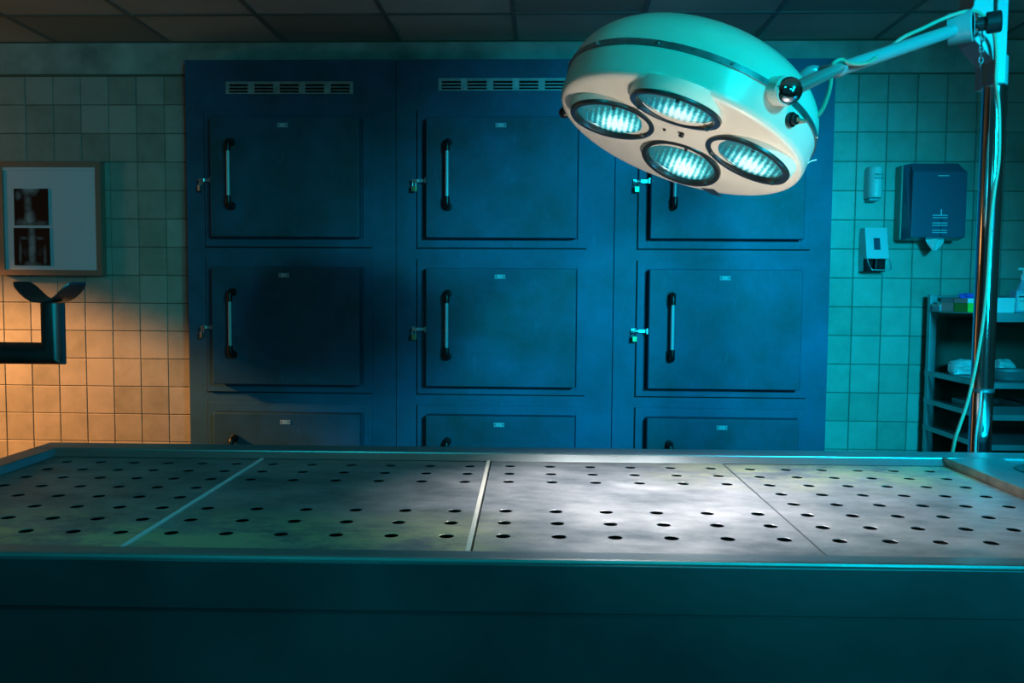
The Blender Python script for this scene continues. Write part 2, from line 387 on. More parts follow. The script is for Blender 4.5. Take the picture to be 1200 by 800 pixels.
ceiling = struct('ceiling', MB().box(-4.6, 3.3, -1, WY + .15, CH + .03, CH + .12), M['ceil2'])
cx0, cp = -.146 - .6115 * 6, .6115
ys = [WY, 4.02, 3.41, 2.80, 2.19]
for r in range(4):
    for i in range(12):
        xa, xb = max(cx0 + i * cp, -3.6), min(cx0 + (i + 1) * cp, 3.3)
        if xb - xa < .1: continue
        dk = (r, i) in ((1, 6), (0, 4), (1, 8), (0, 2))
        o = part('ceiling_tile', MB().box(xa + .006, xb - .006, ys[r + 1] + .006, ys[r] - .006, CH + .004, CH + .02), M['ceil2' if dk else 'ceil'], ceiling)
        o.rotation_euler = (0, 0, 0)
for i in range(13):
    x = cx0 + i * cp
    if -3.55 < x < 3.25: part('ceiling_rail', MB().box(x - .011, x + .011, -1, WY, CH, CH + .03), M['rail'], ceiling)
for y in ys[1:]: part('ceiling_rail', MB().box(-4.6, 3.3, y - .011, y + .011, CH - .001, CH + .03), M['rail'], ceiling)

# ------------------------------------------------------------------ mortuary cabinet
CY = 4.33                                             # front face of the cabinet
cab = thing('mortuary_cabinet', 'large dark blue painted refrigerated mortuary cabinet with nine doors along the tiled wall', 'cabinet', (-.19, 4.38, 0))
CO = (-.19, 4.38, 0)
seamx = [-1.85, -.756, .366, 1.462]
for k in range(3):
    part('front_panel', MB().box(seamx[k] + .0015, seamx[k + 1] - .0015, CY, WY - .010, 0, 2.627), M['blue'], cab, CO, bevel=.0015)
FW, FH = .868, .695
fx = [-1.747, -.643, .487]; fz = [2.369, 1.613, .858]
letters = 'ABC'
dmeshes = {}
for c in range(3):
    for r in range(3):
        x0, z1 = fx[c], fz[r]; x1, z0 = x0 + FW, z1 - FH
        # raised surround with a dark strip on its left and bottom
        fr = MB().box(x0, x0 + .045, CY - .012, CY - .0005, z0, z1).box(x1 - .045, x1, CY - .012, CY - .0005, z0, z1)
        fr.box(x0 + .0452, x1 - .0452, CY - .012, CY - .0005, z1 - .045, z1).box(x0 + .0452, x1 - .0452, CY - .012, CY - .0005, z0, z0 + .042)
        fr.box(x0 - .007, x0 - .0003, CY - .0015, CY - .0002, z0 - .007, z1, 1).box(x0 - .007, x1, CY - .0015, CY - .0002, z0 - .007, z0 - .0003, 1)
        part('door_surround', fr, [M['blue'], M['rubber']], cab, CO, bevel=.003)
        dx0, dx1, dz0, dz1 = x0 + .053, x0 + FW - .052, z0 + .046, z1 - .045
        ox, oz = (dx0 + dx1) / 2, (dz0 + dz1) / 2
        D = (ox, CY - .04, oz)
        d = part('door', MB().box(dx0, dx1, CY - .078, CY - .022, dz0, dz1), M['door'], cab, D, bevel=.004, loc=(ox - CO[0], CY - .04 - CO[1], oz))
        part('gasket', MB().box(dx0 + .012, dx1 - .012, CY - .0215, CY - .0002, dz0 + .012, dz1 - .012), M['rubber'], d, D)
        # handle: satin bar between two black elbows
        hx = dx0 + .112; hz = oz + .012; yb = CY - .078; yh = yb - .048
        part('handle_bar', MB().cyl((hx, yh, hz - .125), (hx, yh, hz + .125), .0085, 16), M['sheet'], d, D, smooth=True)
        for s in (1, -1):
            e = MB().tube([(hx, yb - .0002, hz + s * .160), (hx, yb - .022, hz + s * .163), (hx, yh + .006, hz + s * .158), (hx, yh, hz + s * .142), (hx, yh, hz + s * .112)], .0135, 14)
            e.cyl((hx, yb - .0002, hz + s * .160), (hx, yb - .009, hz + s * .160), .021, 18)
            part('handle_end', e, M['black'], d, D, smooth=True)
        # label plate
        lx = ox - .005; lz = dz1 - .043
        name = letters[r] + str(c + 1)
        lp = MB().box(lx - .027, lx + .027, yb - .0022, yb - .0002, lz - .011, lz + .011).text(name, .021, Matrix.Translation((lx, yb - .0028, lz)) @ FRONT, 1)
        for s in (-.020, .020): lp.cyl((lx + s, yb - .002, lz), (lx + s, yb - .0036, lz), .0028, 8, 2)
        part('label_plate', lp, [M['label'], M['ink'], M['inkd']], d, D, merge=False, label='small door label reading ' + name)
        # hasp
        zz = oz - .012; hl = MB()
        hl.box(dx0 - .062, dx0 - .004, CY - .040, CY - .036, zz - .008, zz + .008).box(dx0 - .009, dx0 - .0003, CY - .062, CY - .036, zz - .014, zz + .014)
        hl.cyl((dx0 - .070, CY - .038, zz - .0005), (dx0 - .046, CY - .038, zz - .0005), .010, 12)
        hl.cyl((dx0 - .070, CY - .0125, zz), (dx0 - .070, CY - .046, zz), .0065, 12).box(dx0 - .082, dx0 - .058, CY - .0155, CY - .0122, zz - .012, zz + .012)
        part('hasp', hl, M['satin'], d, D, bevel=.001, smooth=True)
        if r < 2:
            px = dx0 - .066; py = CY - .040; pz = zz - .010
            lab = {(0, 0): 'small dull steel padlock hanging edge-on from the hasp of door A1', (0, 1): 'small dark padlock hanging from the hasp of door A2',
                   (0, 2): 'small padlock hanging from the hasp left of the door behind the lamp', (1, 0): 'small dull steel padlock hanging edge-on from the hasp of door B1',
                   (1, 1): 'small copper-coloured padlock hanging from the hasp of door B2', (1, 2): 'small bright brass padlock hanging from the hasp of door B3'}[(r, c)]
            pl = thing('padlock', lab, 'padlock', (px, py, pz - .040), 0 if c else 1.25, 'padlocks on the cabinet doors')
            pl.rotation_euler.y = random.uniform(-.06, .06)
            part('padlock_body', MB().box(-.0125, .0125, -.007, .007, -.005, .024), M['satin' if c == 0 else 'brass'], pl, bevel=.002)
            part('shackle', MB().tube([(-.008, 0, .022), (-.008, 0, .036), (-.0055, 0, .043), (0, 0, .046), (.0055, 0, .043), (.008, 0, .036), (.008, 0, .022)], .0022, 8), M['satin'], pl, smooth=True)
# louvred vents
for k, (x0, x1, zc) in enumerate(((-1.633, -.975, 2.484), (-.537, .120, 2.499), (.585, 1.245, 2.49))):
    mb = MB(); y0, y1 = CY - .008, CY - .0003; h = .031; g = (x1 - x0) / 5; hw = .098 / 2
    mb.box(x0 + .01, x1 - .01, CY - .0018, CY - .0004, zc - h + .004, zc + h - .004, 1)
    mb.box(x0, x1, y0, y1, zc + h - .006, zc + h).box(x0, x1, y0, y1, zc - h, zc - h + .006)
    for i in range(5):
        cx = x0 + g * (i + .5)
        a = x0 if i == 0 else cx - g / 2
        mb.box(a, cx - hw, y0, y1, zc - h + .006, zc + h - .006).box(cx + hw, x1 if i == 4 else cx + g / 2, y0, y1, zc - h + .006, zc + h - .006)
        for j in (-1, 0, 1):
            zz = zc + j * .0165; b = len(mb.v)
            mb.prism([(cx - hw, zz + .001), (cx + hw, zz + .001), (cx + hw, zz + .006), (cx - hw, zz + .006)], y0 - .002, y0 + .004)
            mb.sphere((cx + hw + .008, y0 - .0005, zz - .002), .0035, 8)
    part('vent', mb, [M['ventm'], M['dark']], cab, CO, merge=False, label='long louvred metal vent with five groups of slots')

# ------------------------------------------------------------------ autopsy table
TA = .0168; ZP = 1.03; ZR = 1.048
ct, st_ = math.cos(TA), math.sin(TA)
TO = (.2, 1.70, 0)
tab = thing('autopsy_table', 'long stainless steel autopsy table with perforated top plates in the foreground', 'table', (TO[0] * ct - TO[1] * st_, TO[0] * st_ + TO[1] * ct, 0), TA)
A0, A1, AR, AE, B0, B1, BF, BB = -1.25, -1.185, 1.033, 1.95, 1.243, 2.155, 1.285, 2.075
def perf_plate(a0, a1, b0, b1, xs, ysl, z, r=.0125, th=.0013, ztop=None):
    mb = MB(); seg = 16
    gx = [a0] + [x for c in xs for x in (c - .022, c + .022)] + [a1]
    gy = [b0] + [y for c in sorted(ysl) for y in (c - .022, c + .022)] + [b1]
    ysl = sorted(ysl)
    for i in range(len(gx) - 1):
        for j in range(len(gy) - 1):
            xa, xb, ya, yb = gx[i], gx[i + 1], gy[j], gy[j + 1]
            if i % 2 == 1 and j % 2 == 1:
                cx, cy = xs[i // 2], ysl[j // 2]; b = len(mb.v)
                for k in range(seg):
                    a = 2 * pi * k / seg + pi / 4; c, s = math.cos(a), math.sin(a); q = .022 / max(abs(c), abs(s))
                    mb.v += [(cx + q * c, cy + q * s, z), (cx + (r + .0007) * c, cy + (r + .0007) * s, z), (cx + r * c, cy + r * s, z - .0004), (cx + r * c, cy + r * s, z - th)]
                for k in range(seg):
                    k2 = (k + 1) % seg
                    for t in range(3): mb.f.append([b + k * 4 + t, b + k2 * 4 + t, b + k2 * 4 + t + 1, b + k * 4 + t + 1]); mb.m.append(0)
            else:
                b = len(mb.v); mb.v += [(xa, ya, z), (xb, ya, z), (xb, yb, z), (xa, yb, z)]
                mb.f.append([b, b + 1, b + 2, b + 3]); mb.m.append(0)
    # turned-down edges
    for (xa, ya, xb, yb) in ((a0, b0, a1, b0), (a1, b0, a1, b1), (a1, b1, a0, b1), (a0, b1, a0, b0)):
        b = len(mb.v); mb.v += [(xa, ya, z), (xb, yb, z), (xb, yb, z - .012), (xa, ya, z - .012)]; mb.f.append([b, b + 1, b + 2, b + 3]); mb.m.append(0)
    return mb
S = .42 / .36
hx0 = [-.9568 * S, -.5255 * S, -.0337 * S, .4586 * S]; hd = [.0711 * S, .0817 * S, .0824 * S, .0730 * S]
hy0, hdy = 1.7120 * S, .0709 * S
edges = [A1 + .004, -.656, -.088, .483, AR - .004]
for k in range(4):
    rows = range(8) if k in (0, 3) else (0, 1, 2, 5, 6, 7)
    xs = [hx0[k] + i * hd[k] for i in range(6)]
    a0, a1 = edges[k] + .002, edges[k + 1] - .002
    pl = part('perforated_plate', perf_plate(a0, a1, BF + .002, BB - .022, xs, [hy0 - j * hdy for j in rows], ZP), M['plate'], tab, TO,
              label=['perforated steel plate at the left end, in dim light', 'perforated plate left of centre with a greenish stained front edge', 'brightly lit perforated plate below the lamp', 'perforated plate at the right with pale stains along the back'][k])
    pl.location.z = (0, .0, .0012, 0)[k]
# bright turned edge strips between plates
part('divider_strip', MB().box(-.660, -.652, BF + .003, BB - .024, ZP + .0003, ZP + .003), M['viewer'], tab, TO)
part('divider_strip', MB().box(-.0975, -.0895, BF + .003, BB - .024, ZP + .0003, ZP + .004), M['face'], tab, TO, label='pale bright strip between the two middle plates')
part('divider_strip', MB().box(.4805, .4835, BF + .003, BB - .024, ZP + .0015, ZP + .0022), M['dsteel'], tab, TO)
# basin below the plates
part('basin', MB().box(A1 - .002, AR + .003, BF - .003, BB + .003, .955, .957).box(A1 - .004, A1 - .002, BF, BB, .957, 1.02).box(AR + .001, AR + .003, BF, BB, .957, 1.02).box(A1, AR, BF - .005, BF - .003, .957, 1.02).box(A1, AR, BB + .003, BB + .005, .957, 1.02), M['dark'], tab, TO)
# rim: folded steel section around the top
def rim_section(p, nrm, w, hl, length_dir, length):
    pass
rim = MB()
rim.box(A0, AE, BB + .001, B1, ZR - .022, ZR)                       # back
rim.box(A0, AE, B0, BF - .001, ZR - .075, ZR)                        # front with apron
rim.box(A0, A1 - .001, BF - .0005, BB + .0005, ZR - .022, ZR)        # left
rimo = part('rim', rim, M['steel'], tab, TO, bevel=.005, merge=False)
lip = MB()                                                           # inner faces sloping down to the plates
def quad(mb, *p, mi=0):
    b = len(mb.v); mb.v += list(p); mb.f.append([b, b + 1, b + 2, b + 3]); mb.m.append(mi)
quad(lip, (A1, BB, ZR - .003), (AR, BB, ZR - .003), (AR, BB - .020, ZP + .001), (A1, BB - .020, ZP + .001))
quad(lip, (A1 - .001, BF, ZR - .003), (A1 - .001, BB, ZR - .003), (A1 + .006, BB - .02, ZP + .001), (A1 + .006, BF, ZP + .001))
part('inner_lip', lip, M['steel'], tab, TO)
part('end_lip', MB().box(AR - .003, AR + .004, BF + .001, BB - .0005, ZP - .003, ZR + .0012), M['rust'], tab, TO, bevel=.001, label='brownish stained steel lip before the sink')
# sink deck with a shallow dish and drain
dk = MB(); cx, cy = 1.245, 2.02 - .02; cxy = (1.235, 1.955)
ring = [(.62, 0), (.145, 0), (.132, -.003), (.100, -.006), (.088, -.006), (.082, -.012), (.080, -.045), (0, -.045)]
seg = 48; b = len(dk.v); n = len(ring)
for k in range(seg):
    a = 2 * pi * k / seg; c, s = math.cos(a), math.sin(a)
    for i, (r, h) in enumerate(ring):
        if i == 0:
            tx = ((AE - cxy[0]) if c > 0 else (cxy[0] - (AR + .005))) / max(abs(c), 1e-6); ty = ((BB - cxy[1]) if s > 0 else (cxy[1] - BF)) / max(abs(s), 1e-6); r = min(tx, ty)
        if i == 1: r = min(r, 9)
        dk.v.append((cxy[0] + r * c, cxy[1] + min(r * s, BB - cxy[1]) if i else cxy[1] + r * s, ZR - .001 + h))
for k in range(seg):
    k2 = (k + 1) % seg
    for i in range(n - 1): dk.f.append([b + k * n + i, b + k2 * n + i, b + k2 * n + i + 1, b + k * n + i + 1]); dk.m.append(0)
ringfix = 0
part('sink_deck', dk, M['steel'], tab, TO, smooth=True)
part('drain_ring', MB().lathe([(.086, 0), (.080, .0015), (.076, 0), (.076, -.03)], 40, Matrix.Translation((*cxy, ZR - .0055))), M['dsteel'], tab, TO, smooth=True)
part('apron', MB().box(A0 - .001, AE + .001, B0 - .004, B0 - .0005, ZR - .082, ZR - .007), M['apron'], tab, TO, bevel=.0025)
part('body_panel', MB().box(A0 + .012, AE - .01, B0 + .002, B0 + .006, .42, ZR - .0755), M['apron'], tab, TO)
part('table_body', MB().box(A0 + .02, AE - .02, B0 + .0065, B1 - .03, .42, .95), M['dsteel'], tab, TO)
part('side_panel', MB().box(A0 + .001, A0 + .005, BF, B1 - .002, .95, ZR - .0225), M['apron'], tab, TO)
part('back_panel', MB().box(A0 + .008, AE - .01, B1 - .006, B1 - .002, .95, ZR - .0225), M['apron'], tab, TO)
for a in (-.85, 1.45): part('pedestal', MB().box(a - .18, a + .18, B0 + .2, B1 - .2, .0, .4195), M['dsteel'], tab, TO, bevel=.01)

# ------------------------------------------------------------------ surgical lamp on its pole
PX, PY = 1.206, 2.33
LO = (PX, PY, 0)
lamp = thing('surgical_lamp', 'cream four-bulb operating lamp on an arm and chrome pole above the steel table', 'lamp', LO)
HC = at(792.8, 166.7, 1.95)
wv_ = (HC - Vector((0, 0, EYE))).normalized()
Rr = wv_.cross(Vector(ROWS[2])).normalized(); Uu = Rr.cross(wv_).normalized()
ca = .3543; sa = math.sqrt(1 - ca * ca); th = .3782
Xl = Rr * math.cos(th) - Uu * math.sin(th); Pp = Rr * math.sin(th) + Uu * math.cos(th)
Zl = wv_ * ca + Pp * sa; Yl = Zl.cross(Xl)
HM = Matrix.Translation(HC) @ Matrix((Xl, Yl, Zl)).transposed().to_4x4()
K = .302 / 150
prof = [(0, 0), (.266, 0), (.276, .0012), (.2825, .0045), (.286, .010), (.2875, .017), (.2905, .0665)]
dome = [(.2895, .0815)] + [(.2895 * math.cos(t) ** .82, .084 + .145 * math.sin(t)) for t in [pi / 2 * i / 14 for i in range(15)]]
dome[-1] = (0, .229)
head = part('lamp_head', MB().lathe(prof, 72, mfun=lambda i: 1 if i < 3 else 0).lathe(dome, 72).lathe([(.2885, .0665), (.2885, .0815)], 72), [M['enamel'], M['face']], lamp, smooth=True)
head.matrix_local = Matrix.Translation(-Vector(LO)) @ HM
bd = MB().lathe([(.2908, .0672), (.2935, .0678), (.2925, .0808), (.2897, .0812)], 72)
part('band', bd, M['band'], head, smooth=True)
for k in range(12):
    a = 2 * pi * (k + .3) / 12; c, s = math.cos(a), math.sin(a)
    part('screw', MB().cyl((.2932 * c, .2932 * s, .0743), (.2965 * c, .2965 * s, .0743), .0035, 10), M['chrome'], head, smooth=True)
RC = ((-.153, -.020), (-.0265, -.190), (.0267, .095), (.156, -.063))
for (lx, ly) in RC:
    rad = Vector((lx, ly + .035, 0)).normalized()
    tilt = Matrix.Rotation(math.radians(7), 4, Vector((0, 0, 1)).cross(rad))
    hs = MB().lathe([(.106, .034), (.102, .012), (.0985, .006), (.0985, .002), (.097, -.001), (.093, -.002), (.086, -.001), (.083, .004), (.080, .016)], 48, mfun=lambda i: 1 if i >= 2 else 0)
    for q_ in (.5, 2.6, 4.7): hs.box(.086 * math.cos(q_) - .004, .086 * math.cos(q_) + .004, .086 * math.sin(q_) - .004, .086 * math.sin(q_) + .004, -.006, .001, 1)
    for nm, mb_, mt in (('reflector_housing', hs, [M['face'], M['ringm']]), ('lens', MB().lathe([(.084, .010), (.070, .004), (.045, .0), (.02, -.0015), (0, -.002)], 48), M['lens'])):
        o = part(nm, mb_, mt, head, smooth=True)
        o.matrix_local = Matrix.Translation((lx, ly, -.012)) @ tilt
        if nm == 'lens': o['label'] = 'glowing round lens of patterned glass'
part('centre_screw', MB().cyl((.004, -.062, 0), (.004, -.062, -.008), .006, 12), M['black'], head, smooth=True)
part('centre_screw', MB().cyl((-.035, -.052, 0), (-.035, -.052, -.004), .0035, 10), M['black'], head, smooth=True)
a = math.radians(157.7)
part('side_knob', MB().cyl((.286 * math.cos(a), .286 * math.sin(a), .02), (.300 * math.cos(a), .300 * math.sin(a), .02), .008, 12).sphere((.304 * math.cos(a), .304 * math.sin(a), .02), .014, 16), M['black'], head, smooth=True)
tape = MB(); q0 = Vector((.13, .243, -.0008))
for k in range(2): tape.v += [tuple(q0 + Vector(v) - Vector((0, 0, .0006 * k))) for v in ((-.03, -.004, 0), (0, -.028, 0), (.03, .006, 0), (.0, .012, 0))]
tape.f += [[0, 1, 2, 3], [7, 6, 5, 4], [0, 4, 5, 1], [1, 5, 6, 2], [2, 6, 7, 3], [3, 7, 4, 0]]; tape.m += [0] * 6
part('tape_scrap', tape, M['dsteel'], head)
# pivots
def on_side(a, h, r=.302): return Vector((r * math.cos(a), r * math.sin(a), h))
piv = []
for a in (math.radians(-59.3), math.radians(60)):
    part('pivot_collar', MB().cyl(on_side(a, .076, .272), on_side(a, .066, .322), .029, 28), M['enamel'], head, smooth=True)
    o = part('pivot_cap', MB().sphere(on_side(a, .0655, .324), .027, 24), M['chrome'], head, smooth=True)
    piv.append(HM @ on_side(a, .066, .335))
sa_ = math.radians(-47.5)
part('cable_socket', MB().cyl(on_side(sa_, .0415, .287), on_side(sa_, .0415, .297), .015, 20).cyl(on_side(sa_, .0415, .297), on_side(sa_, .0415, .305), .0105, 18), M['black'], head, smooth=True)
sock = HM @ on_side(sa_, .0415, .304)
# yoke and arm
J = at(985, 79, 1.99)
bk = at(962, 84, 2.08)
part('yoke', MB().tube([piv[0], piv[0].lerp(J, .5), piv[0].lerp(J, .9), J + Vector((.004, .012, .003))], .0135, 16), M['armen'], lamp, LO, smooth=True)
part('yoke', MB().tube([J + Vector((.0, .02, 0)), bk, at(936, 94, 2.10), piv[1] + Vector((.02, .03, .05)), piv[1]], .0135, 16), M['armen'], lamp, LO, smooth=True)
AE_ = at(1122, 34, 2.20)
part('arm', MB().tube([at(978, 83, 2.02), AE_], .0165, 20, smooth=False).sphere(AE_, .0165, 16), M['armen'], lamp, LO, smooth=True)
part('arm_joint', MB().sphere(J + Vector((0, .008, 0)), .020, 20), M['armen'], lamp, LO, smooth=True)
# bracket at the pole
zc0 = at(1160, 101, PY).z; zc1 = at(1160, 72, PY).z
pole = MB().cyl((PX, PY, .02), (PX, PY, zc0 - .0005), .0285, 32, bev=.001)
part('pole', pole, M['chrome'], lamp, LO, smooth=True)
part('pole_joint_ring', MB().lathe([(.0287, -.006), (.031, -.004), (.031, .004), (.0287, .006)], 32, Matrix.Translation((PX, PY, at(1160, 457, PY).z))), M['dsteel'], lamp, LO, smooth=True)
part('base_plate', MB().cyl((PX, PY, 0), (PX, PY, .02), .16, 40), M['dsteel'], lamp, LO, smooth=True)
br = MB().cyl((PX - .001, PY, zc0), (PX - .001, PY, zc1 + .01), .0325, 32, bev=.001)
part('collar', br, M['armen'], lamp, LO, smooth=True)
def xz(u, v, y): p = at(u, v, y); return (p.x, p.z)
gy = PY - .05
part('gusset', MB().prism([xz(1143, 48, gy), xz(1165, 71, gy), xz(1165, 60, gy), xz(1165, -60, gy), xz(1150, -60, gy), xz(1141, 6, gy), xz(1132, 22, gy)], gy, gy + .085), M['armen'], lamp, LO, bevel=.003)
x0c, x1c = at(1165.5, 90, gy - .004).x, at(1179, 90, gy - .004).x
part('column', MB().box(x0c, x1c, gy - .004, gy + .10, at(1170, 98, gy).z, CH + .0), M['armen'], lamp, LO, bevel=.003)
bc = at(1131, 31, PY - .13); ax = Vector((1, -.42, .05)).normalized()
part('pivot_barrel', MB().cyl(bc - ax * .035 + Vector((0, .01, 0)), bc + ax * .018, .040, 32, bev=.003), M['armen'], lamp, LO, smooth=True)
part('barrel_ring', MB().cyl(bc + ax * .018, bc + ax * .028, .030, 28), M['chrome'], lamp, LO, smooth=True)
part('knob', MB().cyl(bc + ax * .028, bc + ax * .048, .017, 24).cyl(bc + ax * .046, bc + ax * .080, .0265, 32, bev=.003), M['black'], lamp, LO, smooth=True)
ch0 = bc + ax * .034 + Vector((0, -.01, -.024))
cm = MB()
for i in range(7):
    p = ch0 + Vector((.001 * math.sin(i * 2.), 0, -.0135 * i)); r_ = .0065
    up = Vector((0, 0, 1)); sd = Vector((1, 0, 0)) if i % 2 else Vector((.35, .93, 0))
    pts = [p + sd * (r_ * .75 * math.sin(t)) + up * (r_ * 1.35 * math.cos(t)) for t in [2 * pi * q / 10 for q in range(11)]]
    cm.tube(pts, .0017, 6, n=2)
part('chain', cm, M['chrome'], lamp, LO, smooth=True, merge=False)
# cable
pts = [sock, at(948, 142, 1.80), at(961, 132, 1.84), at(968, 118, 1.88), at(973, 100, 1.92), at(974, 84, 1.94), at(977, 74, 1.955), at(986, 70, 1.96), at(995, 74, 1.985), at(1008, 75, 2.01), at(1020, 72, 2.03), at(1028, 66, 2.07), at(1040, 58, 2.145), at(1058, 44, 2.16), at(1080, 34, 2.17), at(1103, 23, 2.175), at(1125, 15, 2.175), at(1140, 13, 2.20), at(1150, 17, 2.22), at(1160, 28, 2.23), at(1166, 44, 2.255), at(1168, 70, 2.262), at(1167, 95, 2.262), at(1170, 120, 2.285), at(1171, 150, 2.285), at(1170, 190, 2.285),
       at(1165, 225, 2.285), at(1161, 260, 2.285), at(1158, 310, 2.285), at(1155, 350, 2.28), at(1150, 390, 2.275), at(1143, 430, 2.265), at(1134, 470, 2.25), at(1124, 500, 2.235), at(1118, 520, 2.23), at(1114, 560, 2.24), at(1118, 700, 2.27)]
cb = MB().tube(pts, .0048, 10, n=5)
part('cable', cb, M['cable'], lamp, LO, smooth=True)
part('wire_end', MB().tube([at(943, 194, 1.88), at(950, 189, 1.88), at(957, 187, 1.88)], .0011, 6), M['white'], lamp, LO, smooth=True)
part('hose', MB().tube([at(1150, 458, 2.292), at(1148, 480, 2.286), at(1145, 500, 2.283), at(1143, 525, 2.283), at(1143, 600, 2.283)], .0032, 8), M['pink'], lamp, LO, smooth=True)
# the lamp's own light
for (lx, ly), tx_ in zip(RC, (.12, .26, .46, .66)):
    p = HM @ Vector((lx, ly, -.022))
    light('bulb_light', 'SPOT', p, (tx_, 1.72, 1.03), 38, (1.0, .94, .94), size=.06, cone=68, blend=1)

# ------------------------------------------------------------------ forked steel rest at the left
HX, HY = -1.402, 2.36
rs = thing('forked_rest', 'dark steel arm ending in a curved forked cradle in front of the orange-lit tiles', 'stand', (-1.85, HY, 0))
RO = (-1.85, HY, 0)
zt, zb = 1.408, 1.263; rr = .0315
tb = MB(); b = len(tb.v); seg = 28
rings = []
for ring_i, kind in enumerate(('top', 'mitre', 'left')):
    for k in range(seg):
        a = 2 * pi * k / seg; c, s = math.cos(a), math.sin(a)
        if kind == 'top': tb.v.append((HX + rr * c, HY + rr * s, zt))
        elif kind == 'mitre': tb.v.append((HX + rr * c, HY + rr * s, zb - rr * c))
        else: tb.v.append((-1.85, HY + rr * s, zb - rr * c))
for q in (0, 1):
    for k in range(seg):
        k2 = (k + 1) % seg; tb.f.append([b + q * seg + k, b + q * seg + k2, b + (q + 1) * seg + k2, b + (q + 1) * seg + k]); tb.m.append(0)
tb.f.append([b + k for k in range(seg)]); tb.m.append(0)
part('tube_arm', tb, M['dsteel'], rs, RO, smooth=True)
part('post', MB().cyl((-1.85, HY, .02), (-1.85, HY, zb + .05), .034, 28).cyl((-1.85, HY, 0), (-1.85, HY, .02), .15, 32), M['dsteel'], rs, RO, smooth=True)
cr = MB(); prof2 = [(-.082, .056, .030), (-.0805, .053, .044), (-.070, .042, .054), (-.058, .029, .056), (-.042, .014, .056), (-.024, .004, .056), (0, 0, .056)]
prof2 = prof2 + [(-x, z, h) for x, z, h in reversed(prof2[:-1])]
b = len(cr.v); ny = 7
for t in (0, .0045):
    for (x, z, h) in prof2:
        for j in range(ny):
            q = -1 + 2 * j / (ny - 1)
            cr.v.append((HX - .006 + x, HY + h * q, zt + .0005 + z + t))
n = len(prof2); L_ = n * ny
for i in range(n - 1):
    for j in range(ny - 1):
        f = [i * ny + j, (i + 1) * ny + j, (i + 1) * ny + j + 1, i * ny + j + 1]
        cr.f.append([b + q for q in f]); cr.f.append([b + L_ + q for q in reversed(f)]); cr.m += [0, 0]
loop = [i * ny for i in range(n)] + [(n - 1) * ny + j for j in range(1, ny)] + [i * ny + ny - 1 for i in range(n - 2, -1, -1)] + [j for j in range(ny - 2, 0, -1)]
for i in range(len(loop)):
    p, q = loop[i], loop[(i + 1) % len(loop)]; cr.f.append([b + p, b + q, b + L_ + q, b + L_ + p]); cr.m.append(0)
part('cradle', cr, M['dsteel'], rs, RO, smooth=True)

# ------------------------------------------------------------------ x-ray viewer on the left wall
VY = WY - .0082
vx0, vx1, vz0, vz1 = -2.893, -2.335, 1.520, 2.118
xv = thing('xray_viewer', 'unlit wall-mounted x-ray light box with two films clipped on its left half', 'light box', ((vx0 + vx1) / 2, VY, (vz0 + vz1) / 2))
XO = ((vx0 + vx1) / 2, VY, (vz0 + vz1) / 2)
t = .028
part('frame', MB().prism([(vx0, vz0), (vx1, vz0), (vx1 - t, vz0 + t), (vx0 + t, vz0 + t)], VY - .05, VY - .001).prism([(vx0, vz1), (vx0 + t, vz1 - t), (vx1 - t, vz1 - t), (vx1, vz1)], VY - .05, VY - .001)
     .prism([(vx0, vz0), (vx0 + t, vz0 + t), (vx0 + t, vz1 - t), (vx0, vz1)], VY - .05, VY - .001).prism([(vx1, vz0), (vx1, vz1), (vx1 - t, vz1 - t), (vx1 - t, vz0 + t)], VY - .05, VY - .001), M['frame'], xv, XO, merge=False)
part('panel', MB().box(vx0 + t + .0005, vx1 - t - .0005, VY - .038, VY - .001, vz0 + t + .0005, vz1 - t - .0005), M['viewer'], xv, XO)
part('clip_rail', MB().box(vx0 + t + .0005, vx1 - t - .0005, VY - .046, VY - .0385, vz1 - t - .018, vz1 - t - .001), M['viewer'], xv, XO)
fa, fb_ = at(16, 221, VY - .04), at(58, 264, VY - .04)
fc, fd = at(16, 267, VY - .04), at(60, 311, VY - .04)
for mat_, p, q, lab in ((M['film1'], fa, fb_, 'upper dark x-ray film of a head and neck clipped to the light box'), (M['film2'], fc, fd, 'lower dark x-ray film of a chest clipped to the light box')):
    cxx, czz = (p.x + q.x) / 2, (p.z + q.z) / 2; hw_, hh = (q.x - p.x) / 2, (p.z - q.z) / 2
    mb = MB(); nx = 10; b = 0
    for back in (0, 1):
        for i in range(nx + 1):
            x = -hw_ + 2 * hw_ * i / nx; bow = .0015 + .006 * (i / nx) ** 2
            for z in (-hh, hh): mb.v.append((x, -bow - (0 if back else .0006), z))
    n2 = 2 * (nx + 1)
    for i in range(nx):
        mb.f.append([2 * i, 2 * i + 2, 2 * i + 3, 2 * i + 1]); mb.f.append([n2 + 2 * i, n2 + 2 * i + 1, n2 + 2 * i + 3, n2 + 2 * i + 2]); mb.m += [0, 0]
        mb.f.append([2 * i, n2 + 2 * i, n2 + 2 * i + 2, 2 * i + 2]); mb.f.append([2 * i + 1, 2 * i + 3, n2 + 2 * i + 3, n2 + 2 * i + 1]); mb.m += [0, 0]
    mb.f.append([0, 1, n2 + 1, n2]); mb.f.append([2 * nx, n2 + 2 * nx, n2 + 2 * nx + 1, 2 * nx + 1]); mb.m += [0, 0]
    o = part('xray_film', mb, mat_, None, loc=(cxx, VY - .0385, czz), merge=False); tag(o, lab, 'x-ray film')

# ------------------------------------------------------------------ dispensers on the right wall
TY = WY - .0082
